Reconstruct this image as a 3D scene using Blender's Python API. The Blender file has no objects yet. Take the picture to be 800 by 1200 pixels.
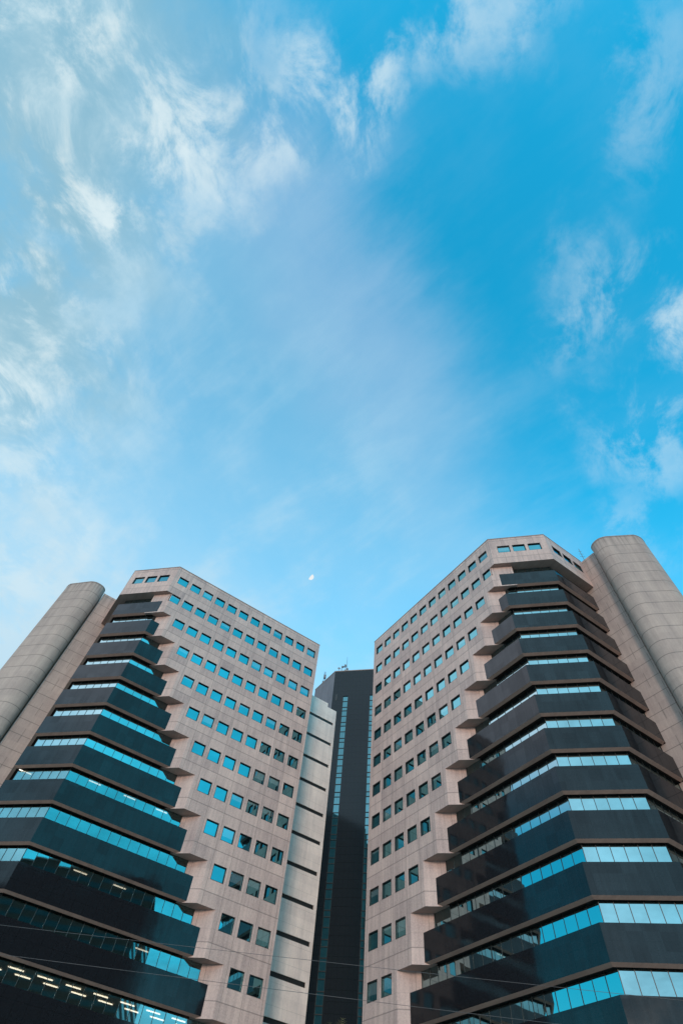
import bpy, bmesh, math, random
from mathutils import Vector, Matrix
random.seed(11)
C = bpy.context.scene
COL = C.collection

# ------------------------------------------------------------------ camera
cam_d = bpy.data.cameras.new('camera')
cam = bpy.data.objects.new('camera', cam_d); COL.objects.link(cam); C.camera = cam
PITCH, ROLL = math.radians(57.85), math.radians(8.35)
fw = Vector((0, math.cos(PITCH), math.sin(PITCH)))
r0, u0 = Vector((1, 0, 0)), Vector((0, -math.sin(PITCH), math.cos(PITCH)))
rt = r0*math.cos(ROLL) + u0*math.sin(ROLL)
up = -r0*math.sin(ROLL) + u0*math.cos(ROLL)
cam.matrix_world = Matrix(((rt.x, up.x, -fw.x, 0), (rt.y, up.y, -fw.y, 0), (rt.z, up.z, -fw.z, 1.6), (0, 0, 0, 1)))
cam_d.sensor_fit = 'VERTICAL'; cam_d.sensor_height = 36.0
cam_d.lens = 614.9*36.0/1200.0
cam_d.clip_start = 0.1; cam_d.clip_end = 20000
C.view_settings.view_transform = 'Standard'; C.view_settings.look = 'None'
C.view_settings.exposure = 0.0; C.view_settings.gamma = 1.0
C.view_settings.use_curve_mapping = False

# ------------------------------------------------------------------ node helpers
class NT:
    def __init__(s, nt): s.t = nt; s.n = nt.nodes; s.l = nt.links
    def link(s, a, b): s.l.new(a, b)
    def put(s, sock, v):
        if hasattr(v, 'is_output') or isinstance(v, bpy.types.NodeSocket): s.l.new(v, sock)
        else: sock.default_value = v
    def m(s, op, a, b=0.0, c=0.0, clamp=False):
        k = s.n.new('ShaderNodeMath'); k.operation = op; k.use_clamp = clamp
        s.put(k.inputs[0], a); s.put(k.inputs[1], b); s.put(k.inputs[2], c); return k.outputs[0]
    def add(s, a, b): return s.m('ADD', a, b)
    def sub(s, a, b): return s.m('SUBTRACT', a, b)
    def mul(s, a, b): return s.m('MULTIPLY', a, b)
    def ss(s, v, lo, hi, a=0.0, b=1.0):
        k = s.n.new('ShaderNodeMapRange'); k.interpolation_type = 'SMOOTHSTEP'
        s.put(k.inputs[0], v); k.inputs[1].default_value = lo; k.inputs[2].default_value = hi
        k.inputs[3].default_value = a; k.inputs[4].default_value = b; return k.outputs[0]
    def lin(s, v, lo, hi, a=0.0, b=1.0):
        k = s.n.new('ShaderNodeMapRange'); s.put(k.inputs[0], v)
        k.inputs[1].default_value = lo; k.inputs[2].default_value = hi
        k.inputs[3].default_value = a; k.inputs[4].default_value = b; return k.outputs[0]
    def mix(s, f, a, b, mode='MIX'):
        k = s.n.new('ShaderNodeMix'); k.data_type = 'RGBA'; k.blend_type = mode; k.clamp_factor = True
        s.put(k.inputs[0], f)
        s.put(k.inputs[6], a if not isinstance(a, tuple) else (*a[:3], 1)); s.put(k.inputs[7], b if not isinstance(b, tuple) else (*b[:3], 1))
        return k.outputs[2]
    def noise(s, vec, scale, detail=4, rough=.55, dist=0.0):
        k = s.n.new('ShaderNodeTexNoise'); s.l.new(vec, k.inputs['Vector'])
        k.inputs['Scale'].default_value = scale; k.inputs['Detail'].default_value = detail
        k.inputs['Roughness'].default_value = rough; k.inputs['Distortion'].default_value = dist
        return k.outputs['Fac']
    def xyz(s, x, y, z=0.0):
        k = s.n.new('ShaderNodeCombineXYZ'); s.put(k.inputs[0], x); s.put(k.inputs[1], y); s.put(k.inputs[2], z); return k.outputs[0]
    def sep(s, v):
        k = s.n.new('ShaderNodeSeparateXYZ'); s.l.new(v, k.inputs[0]); return k.outputs[0], k.outputs[1], k.outputs[2]
    def coord(s, name='Object'):
        k = s.n.new('ShaderNodeTexCoord'); return k.outputs[name]

# ------------------------------------------------------------------ sky
SUN_EL, SUN_AZ = math.radians(8), math.radians(186)   # azimuth clockwise from +Y
w = bpy.data.worlds.new('World'); C.world = w; w.use_nodes = True
N = NT(w.node_tree); N.n.clear()
out = N.n.new('ShaderNodeOutputWorld'); bg = N.n.new('ShaderNodeBackground')
N.link(bg.outputs[0], out.inputs[0]); bg.inputs[1].default_value = 0.1
sky = N.n.new('ShaderNodeTexSky'); sky.sky_type = 'NISHITA'; sky.sun_disc = False
sky.sun_elevation = SUN_EL; sky.sun_rotation = SUN_AZ
sky.air_density = 1.0; sky.dust_density = 1.0; sky.ozone_density = 1.5
d = N.coord('Generated'); x, y, z = N.sep(d)
zc = N.add(N.m('MAXIMUM', z, 0.02), 0.15)
px, py = N.m('DIVIDE', x, zc), N.m('DIVIDE', y, zc)
P = N.xyz(px, py, 0.0)
SKS = 0.15
bg.inputs[1].default_value = SKS
def K(c): return tuple(v/SKS for v in c)     # finished radiance -> colour before the background strength
base = N.mix(1.0, sky.outputs[0], (0.20, 3.85, 4.35), 'MULTIPLY')
def fbm(sx, sy, off, scale, detail, rough, dist=0.0, rot=0.0):
    ca, sa = math.cos(rot), math.sin(rot)
    return N.noise(N.xyz(N.mul(N.sub(N.mul(px, ca), N.mul(py, sa)), sx), N.mul(N.add(N.mul(px, sa), N.mul(py, ca)), sy), off), scale, detail, rough, dist)
n1 = fbm(1, 1, 0, 3.4, 12, .60)
n2 = fbm(1.0, 1.0, 5.0, 2.0, 10, .58, .3)
n3 = fbm(1.15, .85, 7.7, 9.0, 13, .64, .35, .5)
n4 = fbm(1.5, .42, 2.2, 5.0, 12, .62, .25, -.75)
n5 = fbm(1.05, .95, 11.3, 4.2, 12, .57, .2, .3)
n6 = fbm(1.0, .6, 4.4, 14.0, 10, .65, .3, -.5)
dl = N.sub(N.add(N.mul(px, -.677), N.mul(py, .736)), .068)
dln = N.add(dl, N.add(N.mul(N.sub(n1, .5), .26), N.mul(N.sub(n4, .5), .22)))
v1 = N.mul(N.ss(dln, -.13, .22), N.lin(n2, .3, .7, .25, .43))
v2 = N.add(N.mul(N.mul(N.ss(dl, .22, 1.15), .52), N.lin(N.add(N.mul(n5, .6), N.mul(n3, .4)), .36, .62, .42, 1.12)), N.mul(N.ss(z, .82, .60), .11))
v3 = N.mul(N.ss(N.add(N.mul(n4, .5), N.mul(n5, .5)), .44, .66), N.ss(dl, -.10, .35, .05, .30))
veil = N.mul(N.m('ADD', N.add(v1, v3), v2, clamp=True), N.ss(x, -.86, -.58))
c1 = N.mix(veil, base, K((.54, .76, .90)))
st = N.mul(N.mul(N.ss(dln, -.12, .06), N.ss(dln, .30, .06)), N.mul(N.ss(px, -.35, -.15), N.ss(px, .30, .0)))
c2 = N.mix(N.mul(st, .32), c1, K((.40, .56, .80)))
wx, wy = N.add(px, N.add(N.mul(N.sub(n1, .5), .40), N.mul(N.sub(n3, .5), .10))), N.add(py, N.add(N.mul(N.sub(n2, .5), .40), N.mul(N.sub(n6, .5), .10)))
def blob(cx, cy, r, soft=.6):
    dx, dy = N.sub(wx, cx), N.sub(wy, cy)
    dd = N.m('SQRT', N.add(N.mul(dx, dx), N.mul(dy, dy)))
    return N.ss(dd, r*(1+soft), r*(1-soft))
bank = N.m('ADD', blob(-.56, -.08, .32, .7), N.mul(blob(-.72, .30, .26, .7), .8), clamp=True)
dens = N.mul(bank, N.ss(N.add(n5, N.mul(bank, .14)), .43, .66))
shade = N.ss(N.add(N.mul(n3, .55), N.mul(n5, .45)), .46, .66)
c3 = N.mix(N.mul(dens, .72), c2, N.mix(shade, K((.30, .51, .61)), K((.58, .75, .80))))
edge = N.mul(bank, N.mul(N.ss(n5, .43, .50), N.ss(n5, .64, .53)))
c4 = N.mix(N.mul(edge, N.ss(n3, .48, .66, 0, .5)), c3, K((.90, .94, .90)))
spots = [(-.03,-.09,.045,.95),(-.092,-.105,.05,.8),(.0,-.14,.05,.8),(.117,-.205,.06,.6),(.08,-.17,.04,.4),(.32,-.17,.07,.35),(.34,.09,.075,.45),
         (.49,.14,.05,.8),(.50,.29,.09,.5),(-.289,-.012,.045,1.),(-.40,.118,.045,1.1),(-.23,.016,.05,.7),(-.155,-.045,.035,.6),(-.557,.21,.07,1.1),(-.6,.38,.07,1.1),(-.47,-.11,.06,.9),(.56,.47,.08,.3),(-.60,.56,.09,.5),(-.70,.80,.12,.5),(-.52,.70,.07,.35)]
acc = None
for cx, cy, r, k in spots:
    b_ = N.mul(blob(cx, cy, r, .98), k); acc = b_ if acc is None else N.m('MAXIMUM', acc, b_)
wisp = N.mul(acc, N.ss(N.add(N.mul(n3, .85), N.mul(n6, .15)), .44, .61))
c5 = N.mix(N.mul(wisp, .80), c4, K((.76, .89, .93)))
# hazy, brighter sky behind the photographer, round the low sun
bk = N.ss(y, -.24, -.56)
side = N.ss(x, -.30, .55)
bv = N.add(N.lin(n1, .3, .7, .72, 1.22), N.lin(n3, .35, .65, -.10, .12))
c6 = N.mix(bk, c5, N.mix(side, K((.56, .90, 1.12)), K((.07, .84, 1.20))))
c6 = N.mix(N.mul(N.ss(x, -.56, -.74, 0, .92), N.ss(z, .42, .62)), c6, K((1.55, 1.72, 2.0)))
sv_ = N.n.new('ShaderNodeVectorMath'); sv_.operation = 'SCALE'; N.link(c6, sv_.inputs[0])
N.link(N.add(1.0, N.mul(N.sub(bv, 1.0), bk)), sv_.inputs['Scale']); c6 = sv_.outputs[0]
hz = N.mul(N.ss(z, .30, .02), N.ss(y, .45, -.2, .45, .9))
c6 = N.mix(hz, c6, K((.95, .80, .72)))
kk = N.n.new('ShaderNodeVectorMath'); kk.operation = 'SCALE'; N.link(c6, kk.inputs[0]); N.link(N.add(1.0, N.ss(y, -.20, -.70, 0, .55)), kk.inputs['Scale'])
N.link(kk.outputs[0], bg.inputs[0])

sun_d = bpy.data.lights.new('sun', 'SUN'); sun_d.energy = 1.6; sun_d.angle = math.radians(10); sun_d.color = (1, .80, .66)
sun = bpy.data.objects.new('sun', sun_d); COL.objects.link(sun)
sv = Vector((math.sin(SUN_AZ)*math.cos(SUN_EL), math.cos(SUN_AZ)*math.cos(SUN_EL), math.sin(SUN_EL)))
sun.rotation_euler = sv.to_track_quat('Z', 'Y').to_euler()

# ------------------------------------------------------------------ materials
def mat(name):
    m = bpy.data.materials.new(name); m.use_nodes = True; t = NT(m.node_tree)
    b = t.n['Principled BSDF']; return m, t, b
def uvs(t):
    k = t.n.new('ShaderNodeUVMap'); return t.sep(k.outputs[0])
def joint(t, v, period, offset, width):
    f = t.m('FRACT', t.m('DIVIDE', t.sub(v, offset), period))
    a = t.m('ABSOLUTE', t.sub(f, .5)); return t.ss(a, width/period*.8, width/period*.3)
def bump(t, b, h, strength, dist=.02):
    k = t.n.new('ShaderNodeBump'); k.inputs['Strength'].default_value = strength; k.inputs['Distance'].default_value = dist
    t.link(h, k.inputs['Height']); t.link(k.outputs[0], b.inputs['Normal'])

T1, FH = 58.705, 3.6
BAY, S0, WW, WH, EE = 2.002, .566, 1.451, 1.409, .698
ZT = 60.319
def stone_mat(name, colour, grid=True):
    m, t, b = mat(name); u, v, _ = uvs(t); o = t.coord('Object')
    jv = joint(t, u, BAY, S0+WW+(BAY-WW)/2-BAY/2, .05)
    jh = joint(t, v, FH, T1-2.45-FH/2, .07)
    jh2 = t.mul(joint(t, v, FH, T1-1.42-FH/2, .04), .35)
    jj = t.m('MAXIMUM', t.m('MAXIMUM', t.mul(jv, .7), jh), jh2)
    cell = t.n.new('ShaderNodeTexWhiteNoise'); cell.noise_dimensions = '2D'
    t.link(t.xyz(t.m('FLOOR', t.m('DIVIDE', t.sub(u, S0+WW+.27), BAY)), t.m('FLOOR', t.m('DIVIDE', t.sub(v, T1-2.45), FH/2))), cell.inputs['Vector'])
    sp = t.noise(o, 9.0, 6, .75)
    big = t.noise(o, .35, 4, .6)
    streak = t.noise(t.xyz(t.mul(u, 2.6), t.mul(v, .16), 0.0), 1.0, 5, .65)
    f = t.add(t.add(t.lin(sp, .25, .75, -.26, .24), t.lin(big, .3, .7, -.08, .08)), t.add(t.lin(cell.outputs[0], 0, 1, -.11, .11), t.lin(streak, .3, .7, -.19, .14)))
    col = t.mix(1.0, (*colour, 1), t.xyz(t.add(1.0, f), t.add(1.0, f), t.add(1.0, t.mul(f, .9))), 'MULTIPLY')
    col = t.mix(t.mul(jj, .55), col, (.10, .085, .08))
    t.link(col, b.inputs['Base Color']); b.inputs['Roughness'].default_value = .62
    b.inputs['Specular IOR Level'].default_value = .35
    bump(t, b, t.sub(t.mul(sp, .12), jj), .5, .012); return m
M = {}
M['stone'] = stone_mat('pink_beige_stone', (.495, .354, .312))
def concrete_mat(name, colour, period, off, jw=.05, stagger=False, vper=0, drip=0.0):
    m, t, b = mat(name); u, v, _ = uvs(t); o = t.coord('Object')
    jh = joint(t, v, period, off, jw)
    jj = jh
    if vper:
        row = t.m('FLOOR', t.m('DIVIDE', t.sub(v, off), period))
        us = t.add(u, t.mul(t.m('FLOORED_MODULO', row, 2.0), vper*.5)) if stagger else u
        jj = t.m('MAXIMUM', jh, t.mul(joint(t, us, vper, 0.0, jw*.8), .8))
    board = t.noise(t.xyz(t.mul(u, 7.0), t.mul(v, .12), .4), 1.0, 5, .6)
    streak = t.noise(t.xyz(t.mul(u, 1.1), t.mul(v, .10), 2.0), 1.0, 6, .7)
    sp = t.noise(o, 7.0, 6, .7); big = t.noise(o, .5, 5, .65)
    cell = t.n.new('ShaderNodeTexWhiteNoise'); cell.noise_dimensions = '1D'
    t.link(t.m('FLOOR', t.m('DIVIDE', t.sub(v, off), period)), cell.inputs['W'])
    f = t.add(t.add(t.lin(board, .3, .7, -.05, .05), t.lin(streak, .3, .7, -.16, .12)), t.add(t.lin(sp, .25, .75, -.09, .09), t.add(t.lin(big, .3, .7, -.10, .08), t.lin(cell.outputs[0], 0, 1, -.05, .05))))
    col = t.mix(1.0, (*colour, 1), t.xyz(t.add(1.0, f), t.add(1.0, f), t.add(1.0, t.mul(f, .9))), 'MULTIPLY')
    if drip:
        dn = t.noise(t.xyz(t.mul(u, 2.2), t.mul(v, .05), 5.0), 1.0, 5, .6)
        fr = t.m('FRACT', t.m('DIVIDE', t.sub(v, off+period/2), period))
        d1 = t.mul(t.ss(v, ZT-4.5, ZT), t.ss(dn, .46, .62)); d2 = t.mul(t.ss(fr, .35, 1.0), t.ss(dn, .54, .68, 0, .6))
        col = t.mix(t.mul(t.m('MAXIMUM', d1, d2), drip), col, (.12, .10, .09))
    col = t.mix(t.mul(jj, .65), col, (.09, .08, .075))
    t.link(col, b.inputs['Base Color']); b.inputs['Roughness'].default_value = .8
    b.inputs['Specular IOR Level'].default_value = .3
    bump(t, b, t.sub(t.mul(sp, .15), jj), .6, .015); return m
M['shaft'] = concrete_mat('ribbed_shaft_concrete', (.40, .31, .27), FH/2, T1-.2-FH/4, .07, drip=.45)
M['sidewall'] = concrete_mat('panelled_side_wall_concrete', (.43, .32, .28), FH/2, T1-.66-FH/4, .06, True, 2.6, .4)
M['slab'] = concrete_mat('pale_grey_concrete', (.74, .61, .545), FH/2, T1-.1, .012)
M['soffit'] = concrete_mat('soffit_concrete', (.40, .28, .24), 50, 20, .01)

def granite(name, base, rough):
    m, t, b = mat(name); o = t.coord('Object'); u, v, _ = uvs(t)
    sp = t.noise(o, 14.0, 5, .7); wob = t.noise(o, .6, 3, .5)
    jj = t.m('MAXIMUM', joint(t, u, BAY/2, .1, .02), joint(t, v, FH/4*1.22, T1-1.41-FH/8*1.22, .02))
    f = t.lin(sp, .3, .7, .6, 1.5)
    col = t.mix(1.0, (*base, 1), t.xyz(f, f, f), 'MULTIPLY')
    col = t.mix(t.mul(jj, .6), col, (.004, .004, .004))
    t.link(col, b.inputs['Base Color'])
    t.link(t.lin(wob, .3, .7, rough*.6, rough*1.5), b.inputs['Roughness'])
    b.inputs['IOR'].default_value = 1.45
    cell = t.n.new('ShaderNodeTexWhiteNoise'); cell.noise_dimensions = '2D'
    t.link(t.xyz(t.m('FLOOR', t.m('DIVIDE', t.sub(u, .1+BAY/4), BAY/2)), t.m('FLOOR', t.m('DIVIDE', t.sub(v, T1-1.41-FH/8*1.22), FH/4*1.22))), cell.inputs['Vector'])
    dust = t.noise(t.xyz(t.mul(u, 3.0), t.mul(v, .25), 1.0), 1.0, 5, .65)
    t.link(t.add(t.lin(cell.outputs[0], 0, 1, .30, .40), t.lin(dust, .3, .7, -.05, .05)), b.inputs['Specular IOR Level'])
    bump(t, b, t.mul(t.noise(o, .35, 2, .5), 1.5), .25, .03); return m
M['granite'] = granite('polished_black_granite', (.010, .010, .012), .06)
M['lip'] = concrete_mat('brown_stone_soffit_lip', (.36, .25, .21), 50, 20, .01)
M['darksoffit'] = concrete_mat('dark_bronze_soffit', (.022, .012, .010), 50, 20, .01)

def metal_black(name, c=(.012, .011, .011)):
    m, t, b = mat(name); o = t.coord('Object'); n = t.noise(o, 20, 3)
    t.link(t.mix(n, (c[0]*.7, c[1]*.7, c[2]*.7), (c[0]*1.4, c[1]*1.4, c[2]*1.4)), b.inputs['Base Color'])
    b.inputs['Roughness'].default_value = .45; return m
M['frame'] = metal_black('black_window_frame')
def glass(name, tint, f0, see=0.0, dark=(.004, .008, .010)):
    """solar-control glass: tinted mirror coat over dark glass; 'see' lets part of the interior through"""
    m, t, b = mat(name)
    gl = t.n.new('ShaderNodeBsdfGlossy'); gl.inputs['Roughness'].default_value = .015; gl.inputs['Color'].default_value = (*tint, 1)
    o = t.coord('Object'); wob = t.noise(o, .45, 2, .5)
    bp = t.n.new('ShaderNodeBump'); bp.inputs['Strength'].default_value = .04; bp.inputs['Distance'].default_value = .02
    t.link(wob, bp.inputs['Height']); t.link(bp.outputs[0], gl.inputs['Normal'])
    df = t.n.new('ShaderNodeBsdfDiffuse'); df.inputs['Color'].default_value = (*dark, 1)
    body = df.outputs[0]
    if see:
        tr = t.n.new('ShaderNodeBsdfTransparent'); tr.inputs['Color'].default_value = (see, see*1.02, see*.98, 1)
        body = tr.outputs[0]
    lw = t.n.new('ShaderNodeLayerWeight'); lw.inputs['Blend'].default_value = .5
    mx = t.n.new('ShaderNodeMixShader'); t.link(t.lin(t.m('POWER', lw.outputs['Facing'], 4.0), 0, 1, f0, 1.0), mx.inputs[0])
    t.link(body, mx.inputs[1]); t.link(gl.outputs[0], mx.inputs[2])
    t.link(mx.outputs[0], t.n['Material Output'].inputs['Surface']); t.n.remove(b); return m
M['glass'] = glass('blue_mirror_glass', (.34, .86, .93), .33)
M['blind_glass'] = glass('mirror_glass_with_blind', (.36, .85, .92), .34, 0.0, (.09, .105, .105))
M['ribbon_glass'] = glass('ribbon_mirror_glass', (.74, .97, .98), .40)
M['strip_glass'] = glass('stair_strip_glass', (.40, .78, .84), .25)
M['clear_ribbon'] = glass('lit_ribbon_glass', (.60, .94, .96), .33, .45)
def plain(name, c, rough=.6, metal=0.0, var=.25, scale=6):
    m, t, b = mat(name); o = t.coord('Object'); n = t.noise(o, scale, 5, .65); f = t.lin(n, .3, .7, 1-var, 1+var)
    t.link(t.mix(1.0, (*c, 1), t.xyz(f, f, f), 'MULTIPLY'), b.inputs['Base Color'])
    b.inputs['Roughness'].default_value = rough; b.inputs['Metallic'].default_value = metal; return m
M['roof'] = plain('roof_felt', (.12, .12, .12), .9)
M['coping'] = plain('stone_coping', (.26, .20, .18), .7)
M['ceiling'] = plain('office_ceiling_tile', (.70, .65, .52), .9)
M['inner'] = plain('dark_office_interior', (.22, .19, .15), .9)
M['galv'] = plain('weathered_galvanised_steel', (.16, .17, .18), .5, .6)
M['paintmast'] = plain('grey_painted_mast_steel', (.13, .14, .16), .6)
M['cable'] = plain('grey_cable_sheath', (.10, .09, .09), .7)
def tube_mat(nm='fluorescent_tube', e=3.2):
    m, t, b = mat(nm); b.inputs['Emission Color'].default_value = (1, .90, .72, 1); b.inputs['Emission Strength'].default_value = e; return m
M['tube'] = tube_mat(); M['tube_dim'] = tube_mat('dim_fluorescent_tube', 1.7)

# ------------------------------------------------------------------ mesh helpers
def empty(name, loc, label, cat, group=None):
    o = bpy.data.objects.new(name, None); COL.objects.link(o); o.location = loc
    o['label'] = label; o['category'] = cat
    if group: o['group'] = group
    return o
class MB:
    """collects faces in world coordinates, links them as one mesh object"""
    def __init__(s): s.v = []; s.f = []; s.uv = []; s.mi = []; s.sm = []
    def face(s, pts, uv=None, mi=0, smooth=False):
        i = len(s.v); s.v += [tuple(p) for p in pts]; s.f.append(list(range(i, i+len(pts))))
        s.uv.append(uv if uv else [(p[0]+p[1]*.37, p[2]) for p in pts]); s.mi.append(mi); s.sm.append(smooth)
    def prism(s, poly, z0, z1, mi=0, uo=0.0, smooth=False, caps=True):
        """closed plan polygon [(x,y)] extruded between two heights; u runs along the outline"""
        u = uo; n = len(poly)
        for i in range(n):
            a, b = poly[i], poly[(i+1) % n]; L = math.hypot(b[0]-a[0], b[1]-a[1])
            s.face([(*a, z0), (*b, z0), (*b, z1), (*a, z1)], [(u, z0), (u+L, z0), (u+L, z1), (u, z1)], mi, smooth); u += L
        if caps:
            s.face([(*p, z1) for p in poly], None, mi); s.face([(*p, z0) for p in reversed(poly)], None, mi)
    def box(s, c, sz, rz=0.0, mi=0):
        ca, sa = math.cos(rz), math.sin(rz); hx, hy, hz = sz[0]/2, sz[1]/2, sz[2]/2
        pl = [(c[0]+ca*x-sa*y, c[1]+sa*x+ca*y) for x, y in ((-hx, -hy), (hx, -hy), (hx, hy), (-hx, hy))]
        s.prism(pl, c[2]-hz, c[2]+hz, mi)
    def tube(s, a, b, r0, r1=None, n=8, mi=0):
        r1 = r0 if r1 is None else r1; a, b = Vector(a), Vector(b); ax = (b-a).normalized()
        e = ax.orthogonal().normalized(); g = ax.cross(e)
        ra = [a+(e*math.cos(2*math.pi*i/n)+g*math.sin(2*math.pi*i/n))*r0 for i in range(n)]
        rb = [b+(e*math.cos(2*math.pi*i/n)+g*math.sin(2*math.pi*i/n))*r1 for i in range(n)]
        for i in range(n):
            j = (i+1) % n; s.face([ra[i], ra[j], rb[j], rb[i]], None, mi, True)
        s.face(list(reversed(ra)), None, mi); s.face(rb, None, mi)
    def build(s, name, mats, parent=None, merge=False):
        org = Vector((0, 0, 0)); q = parent
        while q is not None: org = org + Vector(q.location); q = q.parent
        me = bpy.data.meshes.new(name)
        me.from_pydata([(a-org.x, b-org.y, c-org.z) for a, b, c in s.v], [], s.f)
        ul = me.uv_layers.new(name='UVMap'); k = 0
        for fi, f in enumerate(s.f):
            for j in range(len(f)): ul.data[k].uv = s.uv[fi][j]; k += 1
        for m in (mats if isinstance(mats, (list, tuple)) else [mats]): me.materials.append(m)
        for p, mi, sm in zip(me.polygons, s.mi, s.sm): p.material_index = mi; p.use_smooth = sm
        if merge:
            bm = bmesh.new(); bm.from_mesh(me); bmesh.ops.remove_doubles(bm, verts=bm.verts, dist=.0005)
            bmesh.ops.recalc_face_normals(bm, faces=bm.faces); bm.to_mesh(me); bm.free()
        o = bpy.data.objects.new(name, me); COL.objects.link(o)
        if parent is not None: o.parent = parent
        return o

# ------------------------------------------------------------------ ground
g = MB(); R = 5000; g.face([(-R, -R, 0), (R, -R, 0), (R, R, 0), (-R, R, 0)])
def ground_mat():
    m, t, b = mat('asphalt_ground'); o = t.coord('Object'); n = t.noise(o, 3, 8, .7); k = t.noise(o, .05, 4)
    t.link(t.mix(t.lin(n, .3, .7), t.mix(k, (.05, .05, .052), (.09, .088, .085)), (.12, .115, .11)), b.inputs['Base Color']); b.inputs['Roughness'].default_value = .9; return m
go = g.build('ground', ground_mat()); go['kind'] = 'structure'
p = MB(); p.face([(-60, 3, .12), (70, 3, .12), (70, 120, .12), (-60, 120, .12)])
p.face([(-60, 3, 0), (70, 3, 0), (70, 3, .12), (-60, 3, .12)])
def paving_mat():
    m, t, b = mat('plaza_paving'); o = t.coord('Object'); X, Y, _ = t.sep(o)
    jj = t.m('MAXIMUM', joint(t, X, .8, 0, .012), joint(t, Y, .8, 0, .012)); n = t.noise(o, 4, 6, .7)
    t.link(t.mix(jj, t.mix(n, (.40, .34, .29), (.54, .46, .40)), (.08, .07, .07)), b.inputs['Base Color']); b.inputs['Roughness'].default_value = .85; return m
po = p.build('plaza_pavement', paving_mat()); po['kind'] = 'structure'

# ------------------------------------------------------------------ the twin stone towers
S = S0+11*BAY+WW+EE
LC = 5.022                       # corner chamfer legs
TH = math.radians(208.39)
NF = 16
def T(n): return T1-(n-1)*FH
def sF(n): return S if n == 1 else (S-.43*BAY if n == 2 else max(.70, S-(n-2)*BAY))
WALLN = -12.1
class Frame:
    def __init__(s, a, d, n): s.a, s.d, s.n = a, d, n
    def __call__(s, u, v): return (s.a[0]+s.d[0]*u+s.n[0]*v, s.a[1]+s.d[1]*u+s.n[1]*v)
    def rz(s, nv): return math.atan2(-nv[0], nv[1])
    def vec(s, u, v): return (s.d[0]*u+s.n[0]*v, s.d[1]*u+s.n[1]*v)
dL = (math.cos(TH), math.sin(TH)); nL = (-dL[1], dL[0])
thR = TH-1.5*math.pi; dR = (math.cos(thR), math.sin(thR)); nR = (dR[1], -dR[0])
FL = Frame((-.329, 62.113), dL, nL); FR = Frame((8.003, 59.674), dR, nR)
SQ = math.sqrt(2)
def ring_pt(on, oc, ot):
    """plan corner points of an offset ring: front fold, rear fold, end at the side wall"""
    f = (S+SQ*oc-on, on); g_ = (S+LC+ot, SQ*oc-LC-ot); h_ = (S+LC+ot, WALLN+.02); return f, g_, h_

def window_meshes(width):
    fr = bpy.data.meshes.new('window'); gl = []
    m = MB(); hw, hh, dp, th = width/2-.003, WH/2-.003, .21, .045
    for sx in (-1, 1): m.box((sx*(hw-th/2), -dp/2-.012, 0), (th, dp, 2*hh))
    for sz in (-1, 1): m.box((0, -dp/2-.012, sz*(hh-th/2)), (2*hw-2*th-.002, dp-.004, th))
    me = bpy.data.meshes.new('window'); me.from_pydata(m.v, [], m.f); me.materials.append(M['frame'])
    for k in range(7):
        a, b, c = (random.uniform(-.006, .006) for _ in range(3)); q = MB(); y0 = -.165
        iw, ih = hw-th+.004, hh-th+.004
        q.face([(-iw, y0+a, -ih), (iw, y0+b, -ih), (iw, y0+c+b-a if False else y0+c, ih), (-iw, y0+a+c-b, ih)])
        e = bpy.data.meshes.new('pane')
        if k in (2, 4, 5):          # a blind drawn part of the way down behind the glass
            (A_, B_, C_, D_) = q.v; t_ = (.35, .55, .8)[(2, 4, 5).index(k)]; mid = lambda p_, r_: tuple(p_[i]+(r_[i]-p_[i])*t_ for i in range(3))
            e.from_pydata([A_, B_, mid(B_, C_), mid(A_, D_), C_, D_], [], [(1, 0, 3, 2), (2, 3, 5, 4)] if False else [(0, 1, 2, 3), (3, 2, 4, 5)])
            e.materials.append(M['glass']); e.materials.append(M['blind_glass']); e.polygons[1].material_index = 1
        else:
            e.from_pydata(q.v, [], q.f); e.materials.append(M['glass'])
        gl.append(e)
    return me, gl
WIN_A = window_meshes(WW); WIN_B = window_meshes(1.56)

def wall_grid(mb, pfun, nfun, length0, length1, openings, zt, zb, zw0, zw1, dp=.30, uoff=0.0):
    """wall strip with a row of square openings and their reveals; pfun(u, depth) -> plan point"""
    def q(u0, u1, z0, z1):
        if u1-u0 > 1e-4 and z1-z0 > 1e-4:
            mb.face([(*pfun(u0, 0), z0), (*pfun(u1, 0), z0), (*pfun(u1, 0), z1), (*pfun(u0, 0), z1)],
                    [(u0+uoff, z0), (u1+uoff, z0), (u1+uoff, z1), (u0+uoff, z1)])
    q(length0, length1, zw1, zt); q(length0, length1, zb, zw0)
    c = length0
    for a, b in openings:
        q(c, a, zw0, zw1); c = b
        for u in (a, b): mb.face([(*pfun(u, 0), zw0), (*pfun(u, dp), zw0), (*pfun(u, dp), zw1), (*pfun(u, 0), zw1)], [(u, zw0), (u+dp, zw0), (u+dp, zw1), (u, zw1)])
        for z_ in (zw0, zw1): mb.face([(*pfun(a, 0), z_), (*pfun(b, 0), z_), (*pfun(b, dp), z_), (*pfun(a, dp), z_)], [(a, z_), (b, z_), (b, z_+dp), (a, z_+dp)])
    q(c, length1, zw0, zw1)

def ribbon_line(pts, step, f):
    """split plan polyline into panes: list of (p, q) in plan world coordinates"""
    res = []
    for a, b in zip(pts[:-1], pts[1:]):
        L = math.hypot(b[0]-a[0], b[1]-a[1]); k = max(1, int(round(L/step)))
        for i in range(k):
            res.append((tuple(a[j]+(b[j]-a[j])*i/k for j in (0, 1)), tuple(a[j]+(b[j]-a[j])*(i+1)/k for j in (0, 1))))
    return [(f(*a), f(*b)) for a, b in res]

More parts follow.
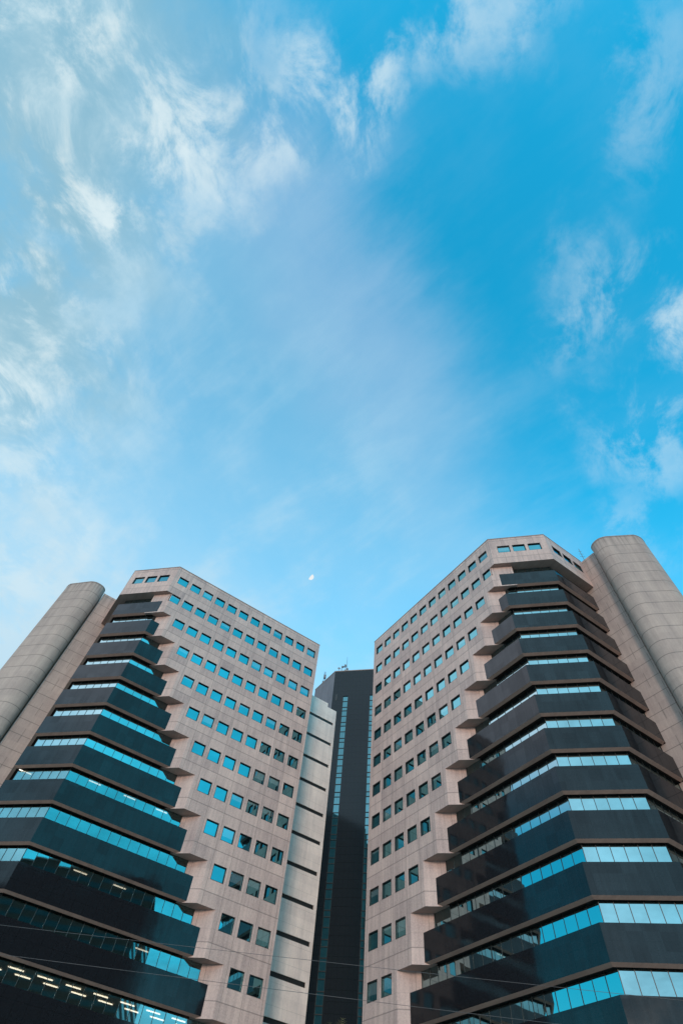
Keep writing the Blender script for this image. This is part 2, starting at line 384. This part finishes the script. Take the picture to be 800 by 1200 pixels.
def tower(F, label, lit):
    base = F(S*.5, -8)
    root = empty('office_tower', (base[0], base[1], 0), label, 'office tower', 'twin stepped stone towers')
    st = MB(); sf = MB(); wins = []
    z_roof = ZT
    cd = (1/SQ, -1/SQ)           # along the chamfer (s, n)
    for n in range(1, NF+1):
        f_ = sF(n); t_ = T(n); zb = t_-FH if n < NF else 0.12; zt = ZT if n == 1 else t_
        cnt = 12 if n <= 2 else max(0, 14-n)
        ops = [(S0+i*BAY, S0+i*BAY+WW) for i in range(cnt)]
        wall_grid(st, lambda u, dd: F(u, -dd), None, 0, f_, ops, zt, zb, t_-WH, t_)
        for i in range(cnt): wins.append((F(S0+i*BAY+WW/2, 0), t_-WH/2, F.n, 0))
        if n == 1:
            L = LC*SQ; cn = F.vec(1/SQ, 1/SQ)
            w3 = [(.88, 2.44), (2.79, 4.35), (4.72, 6.28)]
            wall_grid(st, lambda u, dd: F(S+u/SQ-dd/SQ, -u/SQ-dd/SQ), None, 0, L, w3, zt, zb, t_-WH, t_, .3, S)
            for a, b in w3: u = (a+b)/2; wins.append((F(S+u/SQ, -u/SQ), t_-WH/2, cn, 1))
            w4 = [(.86, 2.42), (2.80, 4.36), (4.74, 6.30)]
            wall_grid(st, lambda u, dd: F(S+LC-dd, -LC-u), None, 0, -WALLN-LC, w4, zt, zb, t_-WH, t_, .3, S+L)
            for a, b in w4: u = (a+b)/2; wins.append((F(S+LC, -LC-u), t_-WH/2, F.d, 1))
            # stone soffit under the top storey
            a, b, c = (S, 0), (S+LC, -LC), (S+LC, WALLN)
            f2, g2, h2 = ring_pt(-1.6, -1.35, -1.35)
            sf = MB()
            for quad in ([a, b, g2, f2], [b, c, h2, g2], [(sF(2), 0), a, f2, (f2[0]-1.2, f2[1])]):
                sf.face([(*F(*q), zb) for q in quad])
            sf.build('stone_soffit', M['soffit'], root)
        else:
            dep = 1.5 if n > 2 else 1.9
            A0, B0 = (f_, 0), (f_+dep, -dep)
            st.face([(*F(*A0), zb), (*F(*B0), zb), (*F(*B0), zt), (*F(*A0), zt)], [(f_, zb), (f_+dep*SQ, zb), (f_+dep*SQ, zt), (f_, zt)])
            if n == 2:
                C0 = (B0[0]-.5, B0[1]-.5)
                st.face([(*F(*B0), zb), (*F(*C0), zb), (*F(*C0), zt), (*F(*B0), zt)])
            if n < NF:
                g_ = sF(n+1)
                if f_-g_ > .01: sf = MB(); sf.face([(*F(g_, 0), zb), (*F(f_, 0), zb), (*F(f_+1.5, -1.5), zb), (*F(g_+1.5, -1.5), zb)]); sf.build('stone_soffit', M['soffit'], root)
    # closing walls: inner flank, back, panelled side wall
    for a, b in (((0, 0), (0, -22)), ((0, -22), (S+7.0, -22))):
        L = math.hypot(b[0]-a[0], b[1]-a[1])
        st.face([(*F(*a), .12), (*F(*b), .12), (*F(*b), ZT), (*F(*a), ZT)], [(0, .12), (L, .12), (L, ZT), (0, ZT)])
    st.build('stone_facade', M['stone'], root, True)
    sw = MB(); pl = [F(*q) for q in ((S+2.0, WALLN), (S+7.05, WALLN), (S+7.05, -22), (S+2.0, -22))]
    a, b = (S+2.0, WALLN), (S+7.05, WALLN)
    sw.prism(pl, .12, ZT-.06, 0, .35); sw.build('side_wall', M['sidewall'], root)
    # rounded stair shaft
    key = [(7.17, -13.2), (7.17, -12.2), (7.2, -11.85), (7.36, -11.5), (7.68, -11.22), (8.1, -11.07), (8.6, -11.03), (9.05, -11.12), (9.48, -11.36), (9.88, -11.72),
           (11.75, -13.72), (12.02, -14.08), (12.2, -14.55), (12.27, -15.1), (12.2, -15.7), (12.0, -16.3), (11.5, -17.0), (10.9, -17.4), (9.8, -17.6), (7.17, -17.6)]
    pts = []
    for i in range(len(key)):
        p0, p1, p2, p3 = key[i-1], key[i], key[(i+1) % len(key)], key[(i+2) % len(key)]
        L = math.hypot(p2[0]-p1[0], p2[1]-p1[1]); k = 3 if (L < .75) else 1
        for j in range(k):
            t = j/k
            if k == 1: pts.append(p1)
            else: pts.append(tuple(.5*(2*p1[c]+(p2[c]-p0[c])*t+(2*p0[c]-5*p1[c]+4*p2[c]-p3[c])*t*t+(3*p1[c]-p0[c]-3*p2[c]+p3[c])*t**3) for c in (0, 1)))
    sh = MB(); plan = [F(S+q[0], q[1]) for q in pts]
    z = .12; top = ZT+.12; zs = [.12]
    rings = [(.12, 0), (top, 0)]
    cx = sum(q[0] for q in plan)/len(plan); cy = sum(q[1] for q in plan)/len(plan)
    def inset(q, e):
        L = math.hypot(q[0]-cx, q[1]-cy); return (q[0]-(q[0]-cx)/L*e, q[1]-(q[1]-cy)/L*e)
    cum = [0]
    for i in range(len(plan)): a, b = plan[i], plan[(i+1) % len(plan)]; cum.append(cum[-1]+math.hypot(b[0]-a[0], b[1]-a[1]))
    for (z0, e0), (z1, e1) in zip(rings[:-1], rings[1:]):
        for i in range(len(plan)):
            j = (i+1) % len(plan); a, b = plan[i], plan[j]
            sh.face([(*inset(a, e0), z0), (*inset(b, e0), z0), (*inset(b, e1), z1), (*inset(a, e1), z1)],
                    [(cum[i], z0), (cum[i+1], z0), (cum[i+1], z1), (cum[i], z1)], 0, (e0 == e1))
    sh.build('stair_shaft', M['shaft'], root, True)
    rim = MB(); o_ = [inset(q, -.03) for q in plan]
    rim.prism(o_, top-.02, top+.12); rim.build('shaft_coping', M['coping'], root)
    # roof and coping line
    rf = MB(); rf.face([(*F(*q), ZT-.45) for q in ((0.3, -.3), (S-.1, -.3), (S+LC-.3, -LC-.2), (S+LC-.3, -21.7), (.3, -21.7))])
    rf.build('roof', M['roof'], root)
    cp = MB(); outl = [(-.04, .04), (S+.017, .04), (S+LC+.04, -LC+.017), (S+LC+.04, WALLN+.0)]
    inn = [(.3, -.3), (S-.124, -.3), (S+LC-.3, -LC-.124), (S+LC-.3, WALLN)]
    for i in range(3):
        cp.prism([F(*outl[i]), F(*outl[i+1]), F(*inn[i+1]), F(*inn[i])], ZT+.003, ZT+.13)
    for i in range(3):
        cp.face([(*F(*inn[i]), ZT-.45), (*F(*inn[i+1]), ZT-.45), (*F(*inn[i+1]), ZT), (*F(*inn[i]), ZT)])
    cp.build('parapet_coping', M['coping'], root)
    # windows: one frame mesh and a pane under it
    for (pt, zz, nv, kind) in wins:
        me, gl = (WIN_A, WIN_B)[kind]
        o = bpy.data.objects.new('window', me); COL.objects.link(o); o.parent = root
        o.location = (pt[0]-base[0], pt[1]-base[1], zz); o.rotation_euler = (0, 0, F.rz(nv))
        e = bpy.data.objects.new('pane', random.choice(gl)); COL.objects.link(e); e.parent = o
    # granite balustrade bands and ribbon windows, storey by storey
    for n in range(2, NF+1):
        f_ = sF(n); t_ = T(n); zt, zb = t_-1.41, t_-FH if n < NF else .12
        def path(on, oc, ot, s_add=0.0):
            a, b, c = ring_pt(on, oc, ot); st_ = (f_-on+s_add, on)
            if n == 2: q = f_; st_ = ((q + (S+SQ*oc))/2+.35+abs(on)*.0, 0); st_ = (f_+.66, SQ*oc+S-f_-.66); return [st_, b, c]
            return [st_, a, b, c]
        o1 = path(-.75, -.6, -.6); o2 = path(-1.08, -.93, -.93); o3 = path(-1.47, -1.2, -1.2); oi = path(-1.40, -1.14, -1.14)
        if n == 2: o2 = [(o1[0][0]-.0, o1[0][1]-.33*SQ)]+o2[1:]; oi = [(o1[0][0]+.3, S+SQ*-1.14-o1[0][0]-.3)]+oi[1:]; o3 = [(o1[0][0]+.5, S+SQ*-1.2-o1[0][0]-.5)]+o3[1:]
        gb = MB(); u = 0
        for i in range(len(o1)-1):
            a, b = o1[i], o1[i+1]; L = math.hypot(b[0]-a[0], b[1]-a[1]); ia, ib = oi[i], oi[i+1]
            gb.face([(*F(*a), zb+.14), (*F(*b), zb+.14), (*F(*b), zt), (*F(*a), zt)], [(u, zb), (u+L, zb), (u+L, zt), (u, zt)])
            gb.face([(*F(*a), zt), (*F(*b), zt), (*F(*ib), zt), (*F(*ia), zt)], [(u, zt), (u+L, zt), (u+L, zt+.7), (u, zt+.7)]); u += L
        a, b = o1[-1], oi[-1]; gb.face([(*F(*a), zb), (*F(*b), zb), (*F(*b), zt), (*F(*a), zt)])
        band = gb.build('granite_band', M['granite'], root, True)
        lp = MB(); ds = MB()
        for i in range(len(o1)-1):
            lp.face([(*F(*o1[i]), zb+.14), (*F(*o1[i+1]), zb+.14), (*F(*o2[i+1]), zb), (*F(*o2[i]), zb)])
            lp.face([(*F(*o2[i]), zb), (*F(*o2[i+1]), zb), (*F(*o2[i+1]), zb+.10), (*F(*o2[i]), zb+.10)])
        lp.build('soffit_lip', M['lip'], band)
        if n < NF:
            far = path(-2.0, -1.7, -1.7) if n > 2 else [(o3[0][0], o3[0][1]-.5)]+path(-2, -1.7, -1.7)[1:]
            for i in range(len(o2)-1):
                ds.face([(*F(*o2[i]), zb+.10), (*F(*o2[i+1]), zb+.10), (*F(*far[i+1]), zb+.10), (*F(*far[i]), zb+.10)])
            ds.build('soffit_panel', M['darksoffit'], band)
        see = lit and n in (9, 10, 11, 12, 13)
        panes = ribbon_line(o3, BAY/2, F); z0, z1 = t_-1.9, t_+.12
        gl = MB(); mu = MB()
        for k, (a, b) in enumerate(panes):
            e = [random.uniform(-.006, .006) for _ in range(3)]; nx, ny = b[1]-a[1], a[0]-b[0]; L = math.hypot(nx, ny); nx /= L; ny /= L
            gl.face([(a[0]+nx*e[0], a[1]+ny*e[0], z0), (b[0]+nx*e[1], b[1]+ny*e[1], z0), (b[0]+nx*e[2], b[1]+ny*e[2], z1), (a[0]+nx*(e[0]+e[2]-e[1]), a[1]+ny*(e[0]+e[2]-e[1]), z1)])
            rz = math.atan2(b[1]-a[1], b[0]-a[0]); mu.box((a[0], a[1], (z0+z1)/2), (.045, .045, z1-z0), rz); mu.box(((a[0]+b[0])/2, (a[1]+b[1])/2, z0+.05), (L, .05, .10), rz)
        mu.box((panes[-1][1][0], panes[-1][1][1], (z0+z1)/2), (.06, .08, z1-z0), rz)
        rw = mu.build('ribbon_window', M['frame'], root)
        gl.build('glass', M['clear_ribbon' if see else 'ribbon_glass'], rw)
        if see:
            # lit office floor behind the glass: ceiling, back wall, tubes
            ii = path(-1.60, -1.33, -1.33); bk = path(-7.5, -6.5, -6.5)
            cl = MB(); iw = MB()
            for i in range(len(ii)-1):
                cl.face([(*F(*ii[i]), t_-.06), (*F(*ii[i+1]), t_-.06), (*F(*bk[i+1]), t_-.06), (*F(*bk[i]), t_-.06)])
                iw.face([(*F(*bk[i]), t_-FH+.3), (*F(*bk[i+1]), t_-FH+.3), (*F(*bk[i+1]), t_-.07), (*F(*bk[i]), t_-.07)])
                iw.face([(*F(*ii[i]), t_-FH+.3), (*F(*ii[i+1]), t_-FH+.3), (*F(*bk[i+1]), t_-FH+.3), (*F(*bk[i]), t_-FH+.3)])
            cl.build('office_ceiling', M['ceiling'], root); iw.build('office_interior', M['inner'], root)
            spots = []; tm = M['tube'] if n == 13 else M['tube_dim']
            if n == 13:
                for k in range(9):
                    for r_ in (0, 1): spots.append((S-1.6-k*2.35-r_*.9, -2.35-r_*1.25))
            elif n == 12: spots = [(S-13.2, -2.6)]
            elif n == 11: spots = [(S-5.4, -2.3), (S-9.2, -2.3)]
            elif n == 10: spots = []
            elif n == 9: spots = [(S-3.0, -2.0), (S-6.8, -2.0), (S-10.4, -2.0), (S+3.2, -5.2)]
            rz = math.atan2(F.d[1], F.d[0])
            for q in spots:
                c = F(*q); tb = MB(); tb.box((c[0], c[1], t_-.10), (1.25, .075, .06), rz); tb.build('ceiling_light', tm, root)
    return root

tower(FL, 'left-hand stepped beige stone tower, beside the pale slotted concrete block, lit offices at its foot', True)
tower(FR, 'right-hand stepped beige stone tower with a thin antenna beside its rounded shaft', False)

# ------------------------------------------------------------------ pale concrete block with dark slots
slab_c = FL(-5, -12)
sroot = empty('concrete_block', (slab_c[0], slab_c[1], 0), 'pale grey concrete block with dark horizontal slots, between left tower and black tower', 'building')
b = MB()
def SB(u, v): return FL(u, v)
n0, s0_, s1_ = -8.1, -1.2, -9.25
zcur = .12
nb = -17.0
slots = [(T(k)-.60, T(k)-.13) for k in range(17, 1, -1)]
sl = MB()
for (za, zb_) in slots+[(57.4, 57.4)]:
    q0, q1 = SB(s0_, n0), SB(s1_, n0)
    L = abs(s1_-s0_)
    if za > zcur: b.face([(*q0, zcur), (*q1, zcur), (*q1, za), (*q0, za)], [(0, zcur), (L, zcur), (L, za), (0, za)])
    if zb_ > za and za > 0:
        for (ua, ub) in ((s0_, -4.33), (-8.82, s1_)):
            b.face([(*SB(ua, n0), za), (*SB(ub, n0), za), (*SB(ub, n0), zb_), (*SB(ua, n0), zb_)], [(abs(ua-s0_), za), (abs(ub-s0_), za), (abs(ub-s0_), zb_), (abs(ua-s0_), zb_)])
        for ua in (-4.33, -8.82): b.face([(*SB(ua, n0), za), (*SB(ua, n0-.6), za), (*SB(ua, n0-.6), zb_), (*SB(ua, n0), zb_)])
        for zz in (za, zb_): b.face([(*SB(-4.33, n0), zz), (*SB(-8.82, n0), zz), (*SB(-8.82, n0-.6), zz), (*SB(-4.33, n0-.6), zz)])
        e = MB(); e.face([(*SB(-4.33, n0-.12), za), (*SB(-8.82, n0-.12), za), (*SB(-8.82, n0-.12), zb_), (*SB(-4.33, n0-.12), zb_)])
        e.build('slot_window', M['frame'], sroot)
    zcur = zb_
for a, c in (((s1_, n0), (s1_, nb)), ((s1_, nb), (s0_, nb)), ((s0_, nb), (s0_, n0))):
    L = math.hypot(a[0]-c[0], a[1]-c[1]); b.face([(*SB(*a), .12), (*SB(*c), .12), (*SB(*c), 57.4), (*SB(*a), 57.4)], [(0, .12), (L, .12), (L, 57.4), (0, 57.4)])
b.face([(*SB(*q), 57.4) for q in ((s0_, n0), (s1_, n0), (s1_, nb), (s0_, nb))])
b.build('concrete_wall', M['slab'], sroot)
b = MB(); b.prism([SB(*q) for q in ((s0_, n0-.02), (-7.5, n0-.02), (-7.5, nb+.5), (s0_, nb+.5))], 57.403, 58.12); b.build('roof_upstand', M['slab'], sroot)

# ------------------------------------------------------------------ black glass and granite tower at the back
ud = (.9582697, -.28586568); bn_ = (-.28586568, -.9582697); B0 = (5.92, 91.79)
def BP(u, v=0.0): return (B0[0]+ud[0]*u+bn_[0]*v, B0[1]+ud[1]*u+bn_[1]*v)
br = empty('dark_tower', (*BP(3, -6), 0), 'tall black granite tower with narrow glass strips, in the gap between the stone towers', 'office tower')
ZB = 81.9
c0 = BP(-2.21); cl = (c0[0]-dR[0]*8.05, c0[1]-dR[1]*8.05); cr = BP(9.0)
cb = (cr[0]-bn_[0]*14, cr[1]-bn_[1]*14); cl2 = (cl[0]-bn_[0]*8, cl[1]-bn_[1]*8)
def dark_panel_mat():
    m, t, b = mat('dark_granite_cladding'); o = t.coord('Object'); u, v, _ = uvs(t)
    jj = t.m('MAXIMUM', t.mul(joint(t, u, .78, 0, .02), .8), joint(t, v, 1.2, .3, .03))
    sp = t.noise(o, 5, 5, .7)
    t.link(t.mix(jj, t.mix(sp, (.009, .010, .012), (.018, .020, .024)), (.006, .006, .006)), b.inputs['Base Color'])
    b.inputs['Roughness'].default_value = .14; b.inputs['IOR'].default_value = 1.37; b.inputs['Specular IOR Level'].default_value = .38
    return m
M['cladding'] = dark_panel_mat()
M['sidesheen'] = concrete_mat('side_face_sky_sheen', (.17, .16, .18), 3.6, .3, .02, False, 1.3)  # lighter grey paints the grazing sky reflection into the left granite face
strips = [(.06, 1.16, 75.2), (5.74, 6.6, 75.2)]
bb = MB(); us = [-2.21, .06, 1.16, 5.74, 6.6, 9.0]
def bq(u0, u1, z0, z1): bb.face([(*BP(u0), z0), (*BP(u1), z0), (*BP(u1), z1), (*BP(u0), z1)], [(u0, z0), (u1, z0), (u1, z1), (u0, z1)])
for i in range(5):
    if i in (1, 3):
        bq(us[i], us[i+1], 75.2, ZB)
        for u in (us[i], us[i+1]): bb.face([(*BP(u), .12), (*BP(u, -.25), .12), (*BP(u, -.25), 75.2), (*BP(u), 75.2)])
        bb.face([(*BP(us[i]), 75.2), (*BP(us[i+1]), 75.2), (*BP(us[i+1], -.25), 75.2), (*BP(us[i], -.25), 75.2)])
    else: bq(us[i], us[i+1], .12, ZB)
for a, c in ((cr, cb), (cb, cl2), (cl2, cl)):
    L = math.hypot(a[0]-c[0], a[1]-c[1]); bb.face([(*a, .12), (*c, .12), (*c, ZB), (*a, ZB)], [(0, .12), (L, .12), (L, ZB), (0, ZB)])
bb.face([(*q, ZB) for q in (cl, c0, cr, cb, cl2)])
sp_ = MB(); L = 8.05; sp_.face([(*cl, .12), (*c0, .12), (*c0, ZB), (*cl, ZB)], [(0, .12), (L, .12), (L, ZB), (0, ZB)]); sp_.build('side_face', M['sidesheen'], br)
bb.build('granite_cladding', M['cladding'], br, True)
cp = MB()
def off(p, e, q): return p
for a, c, nv in ((cl, c0, nR), (c0, cr, bn_)):
    cp.prism([(a[0]+nv[0]*.06, a[1]+nv[1]*.06), (c[0]+nv[0]*.06, c[1]+nv[1]*.06), (c[0]-nv[0]*.4, c[1]-nv[1]*.4), (a[0]-nv[0]*.4, a[1]-nv[1]*.4)], ZB+.003+(.004 if nv is nR else 0), ZB+.22)
cp.build('roof_coping', M['coping'], br)
for (u0, u1, zt) in strips:
    mu = MB(); gl = MB(); zz = zt; seq = [1.30, 1.45, .85]; k = 0
    while zz > 2:
        h_ = seq[k % 3]; k += 1; zl = zz-h_
        e = [random.uniform(-.005, .005) for _ in range(3)]
        gl.face([(*BP(u0, -.16+e[0]), zl), (*BP(u1, -.16+e[1]), zl), (*BP(u1, -.16+e[2]), zz), (*BP(u0, -.16+e[0]+e[2]-e[1]), zz)])
        c = BP((u0+u1)/2, -.13); mu.box((c[0], c[1], zl), (u1-u0, .12, .10), math.atan2(ud[1], ud[0])); zz = zl
    for u in (u0+.03, u1-.03):
        c = BP(u, -.14); mu.box((c[0], c[1], (zt+2)/2), (.06, .10, zt-2), math.atan2(ud[1], ud[0]))
    ro = mu.build('glass_strip', M['frame'], br); gl.build('glass', M['strip_glass'], ro)
# small dark louvre high on the left of the front
lv = MB(); c = BP(-1.35, .02); lv.box((c[0], c[1], 74.9), (.35, .05, 1.6), math.atan2(ud[1], ud[0])); lv.build('louvre', M['frame'], br)

# ------------------------------------------------------------------ roof aerials
def mast_root(name, p, z, label): return empty(name, (p[0], p[1], z), label, 'antenna')
q = BP(.1, -.8); m = mast_root('whip_antenna', q, ZB+.2, 'tall thin whip antenna on the black tower roof, among its aerials')
t = MB(); t.tube((*q, ZB), (*q, ZB+2.2), .10, .08); t.tube((*q, ZB+2.2), (*q, ZB+4.9), .05, .03); t.build('pole', M['paintmast'], m)
t = MB(); t.box((q[0]-.3, q[1], ZB+2.3), (.45, .2, .5)); t.box((q[0]+.25, q[1]+.1, ZB+1.4), (.4, .2, .5)); t.build('panel_aerial', M['paintmast'], m)
t = MB(); t.box((q[0]+.05, q[1], ZB+.5), (.8, .8, .6)); t.build('equipment_box', M['galv'], m)
q = BP(-1.0, -.8); m = mast_root('sector_antenna', q, ZB+.2, 'short antenna frame with drooping hood beside the whip antenna on the black roof')
t = MB(); t.tube((*q, ZB), (*q, ZB+2.0), .07)
t.tube((*q, ZB+2.0), (q[0]+.35, q[1], ZB+2.35), .07); t.tube((q[0]+.35, q[1], ZB+2.35), (q[0]+.85, q[1], ZB+1.9), .07); t.build('pole', M['paintmast'], m)
t = MB(); t.box((q[0]+.2, q[1], ZB+2.1), (.5, .25, .35)); t.box((q[0]+.8, q[1], ZB+1.1), (.3, .25, .5)); t.build('panel_aerial', M['paintmast'], m)
q = BP(-1.62, -.8); m = mast_root('dish_antenna', q, ZB+.2, 'small round dish aerial on a thin post, nearest the black roof corner')
t = MB(); t.tube((*q, ZB), (*q, ZB+1.7), .035); t.build('post', M['galv'], m)
t = MB(); t.tube((q[0], q[1]-.06, ZB+1.62), (q[0], q[1]+.08, ZB+1.62), .30, .12, 14); t.build('dish', M['galv'], m)
q = BP(2.6, -.8); m = mast_root('roof_davit', q, ZB+.2, 'low slanting metal arm at the right of the black roof edge')
t = MB(); t.tube((*q, ZB), (q[0]+.1, q[1], ZB+.6), .05); t.tube((q[0]-1.2, q[1], ZB+.35), (q[0]+.6, q[1], ZB+.75), .05); t.build('arm', M['galv'], m)
q = (c0[0]-dR[0]*5.55-nR[0]*.6, c0[1]-dR[1]*5.55-nR[1]*.6); m = mast_root('lattice_mast', q, ZB+.2, 'stubby lattice mast on the sloping-looking left edge of the black tower roof')
t = MB(); z_ = ZB
cs = [(-.22, -.22), (.22, -.22), (.22, .22), (-.22, .22)]
for k, (ax, ay) in enumerate(cs):
    t.tube((q[0]+ax, q[1]+ay, ZB), (q[0]+ax*.6, q[1]+ay*.6, ZB+4.0), .035)
    nx_, ny_ = cs[(k+1) % 4]
    for i in range(6):
        s_, e_ = 1-.4*i/6, 1-.4*(i+1)/6
        t.tube((q[0]+ax*s_, q[1]+ay*s_, ZB+4*i/6), (q[0]+nx_*e_, q[1]+ny_*e_, ZB+4*(i+1)/6), .022, n=5)
t.build('lattice', M['paintmast'], m)
t = MB(); t.box((q[0]+.05, q[1], ZB+2.6), (.55, .5, .9)); t.box((q[0]-.1, q[1], ZB+.9), (.6, .5, .5)); t.build('panel_aerial', M['paintmast'], m)
q = FR(30.1, -12.6); m = mast_root('thin_antenna', q, ZT, 'thin twig-like antenna on the right tower roof beside its rounded shaft')
t = MB(); t.tube((*q, ZT-.1), (*q, ZT+3.1), .045, .025)
for k, (h_, l_) in enumerate([(1.2, .35), (1.8, .3), (2.4, .22)]): t.tube((q[0]-l_, q[1], ZT+h_), (q[0]+l_, q[1], ZT+h_+.12), .022, n=5)
t.build('pole', M['paintmast'], m)

# ------------------------------------------------------------------ blocks across the street, seen mirrored in the lower glass
def block(cx, cy, wd, dp, ht, rz, label, round_r=0):
    root = empty('office_block', (cx, cy, 0), label, 'office block', 'blocks across the street')
    ca, sa = math.cos(rz), math.sin(rz)
    pl = [(-wd/2, -dp/2), (wd/2, -dp/2), (wd/2, dp/2), (-wd/2, dp/2)]
    if round_r: pl = [(-wd/2, -dp/2), (wd/2, -dp/2)]+[(wd/2+math.sin(a_)*dp/2, -math.cos(a_)*dp/2) for a_ in [math.pi*k/14 for k in range(1, 14)]]+[(wd/2, dp/2), (-wd/2, dp/2)]
    tr = lambda q, k=1.0: (cx+ca*q[0]*k-sa*q[1]*k, cy+sa*q[0]*k+ca*q[1]*k)
    wl = MB(); wl.prism([tr(q) for q in pl], 0, ht); wl.build('wall', M['blockwall'], root)
    zz = 2.0
    while zz < ht-3:
        gl = MB(); gl.prism([tr((q[0]+(.06 if q[0] > 0 else -.06), q[1]+(.06 if q[1] > 0 else -.06))) for q in pl], zz, zz+1.5); gl.build('ribbon_window', M['blockglass'], root); zz += 3.5
    rf = MB(); rf.prism([tr(q, 1.02) for q in pl], ht+.01, ht+.5); rf.build('roof_edge', M['coping'], root)
M['blockwall'] = plain('dark_brick_wall', (.060, .046, .040), .85, 0, .3, 1.5)
M['blockglass'] = plain('dim_block_glass', (.02, .03, .035), .12)
block(110, -106, 64, 40, 90, math.radians(52), 'tall dark brown office block far across the street, mirrored in the left tower lowest bands')
block(-88, -8, 34, 22, 44, math.radians(-50), 'dark office block far left across the street, mirrored in the left chamfer windows')

# ------------------------------------------------------------------ overhead cables across the street
def cable(name, pts, label):
    t = MB()
    for a, b in zip(pts[:-1], pts[1:]): t.tube(a, b, .0036, n=6)
    o = t.build(name, M['cable'], None, True); o['label'] = label; o['category'] = 'cable'; o['group'] = 'overhead cables'
    return o
def span(p, x0=-42, x1=42, k=60):
    (xa, za), (xb, zb), sag = p; r_ = []
    for i in range(k+1):
        xx = x0+(x1-x0)*i/k; tt = (xx-xa)/(xb-xa); r_.append((xx, 14.0+.004*xx, za+(zb-za)*tt+sag*(xx*xx)/400))
    return r_
cable('overhead_cable', span(((-5.82, 5.79), (5.73, 6.12), .12)), 'upper of two thin grey overhead cables crossing low in front of the towers')
cable('overhead_cable', span(((-4.87, 5.34), (4.97, 5.51), .12)), 'lower of two thin grey overhead cables, just above the palm top')

# ------------------------------------------------------------------ palm in the court, only its top shows
pp = (3.05, 30.0); pr = empty('palm_tree', (*pp, .12), 'dry palm whose spiky crown just shows at the bottom, before the black tower', 'palm tree')
def frond_mat():
    m, t, b = mat('palm_frond'); o = t.coord('Object'); n = t.noise(o, 4, 4)
    t.link(t.mix(n, (.06, .075, .03), (.20, .17, .09)), b.inputs['Base Color']); b.inputs['Roughness'].default_value = .6; return m
M['frond'] = frond_mat(); M['bark'] = plain('palm_bark', (.16, .12, .09), .9)
t = MB(); hz_ = [0.12+i*.35 for i in range(22)]
for i in range(len(hz_)-1): t.tube((pp[0], pp[1], hz_[i]), (pp[0]+.0, pp[1], hz_[i+1]), .19-.003*i, .155-.003*i, 10)
t.build('trunk', M['bark'], pr)
t = MB(); zt_ = 7.85
for k in range(34):
    az = k*2.39996; el0 = math.radians(82-58*((k/34)**.8)); L = random.uniform(1.0, 1.55); prev = Vector((pp[0], pp[1], zt_)); segs = 8; el = el0
    for i in range(segs):
        dirv = Vector((math.cos(az)*math.cos(el), math.sin(az)*math.cos(el), math.sin(el))); nxt = prev+dirv*(L/segs)
        t.tube(prev, nxt, .018*(1-i/segs)+.004, .018*(1-(i+1)/segs)+.003, 4)
        side = Vector((-math.sin(az), math.cos(az), 0)); ll = .42*math.sin(math.pi*(i+1.2)/(segs+1.5))
        for sg in (-1, 1):
            for h in (0, .5):
                b0 = prev.lerp(nxt, h); tip = b0+side*sg*ll*.75+dirv*ll*.75+Vector((0, 0, -.04)); wv = dirv*.022
                t.face([b0-wv, b0+wv, tip])
        prev = nxt; el -= math.radians(5+k*.25)
t.build('crown', M['frond'], pr)

# ------------------------------------------------------------------ the moon, gibbous
def moon():
    D = 3000.0; dv = Vector((-.03959984, .63690862, .76992159)); c = Vector((0, 0, 1.6))+dv*D; r = 17.5
    e1 = Vector((1, 0, 0)); e1 = (rt*.62+up*.78).normalized(); e2 = dv.cross(e1).normalized()  # e1: long axis of the lit part
    bm = bmesh.new(); bmesh.ops.create_uvsphere(bm, u_segments=32, v_segments=16, radius=1)
    for v in bm.verts:
        X, Y, Z_ = v.co; Y2 = Y if Y > 0 else Y*.18      # the unlit limb is lost in the sky
        v.co = (e1*X + e2*Y2 + dv*Z_)*r
    me = bpy.data.meshes.new('moon'); bm.to_mesh(me); bm.free()
    for f in me.polygons: f.use_smooth = True
    m, t, b = mat('moonlit_rock'); n = t.noise(t.coord('Object'), .09, 4); t.n.remove(b)
    em = t.n.new('ShaderNodeEmission'); t.link(t.mix(n, (.72, .80, .86), (1, .98, .94)), em.inputs['Color']); em.inputs['Strength'].default_value = 1.0
    t.link(em.outputs[0], t.n['Material Output'].inputs['Surface']); me.materials.append(m)
    o = bpy.data.objects.new('moon', me); COL.objects.link(o); o.location = c
    o['label'] = 'small white half-lit moon in the blue sky above the gap between the towers'; o['category'] = 'moon'
moon()
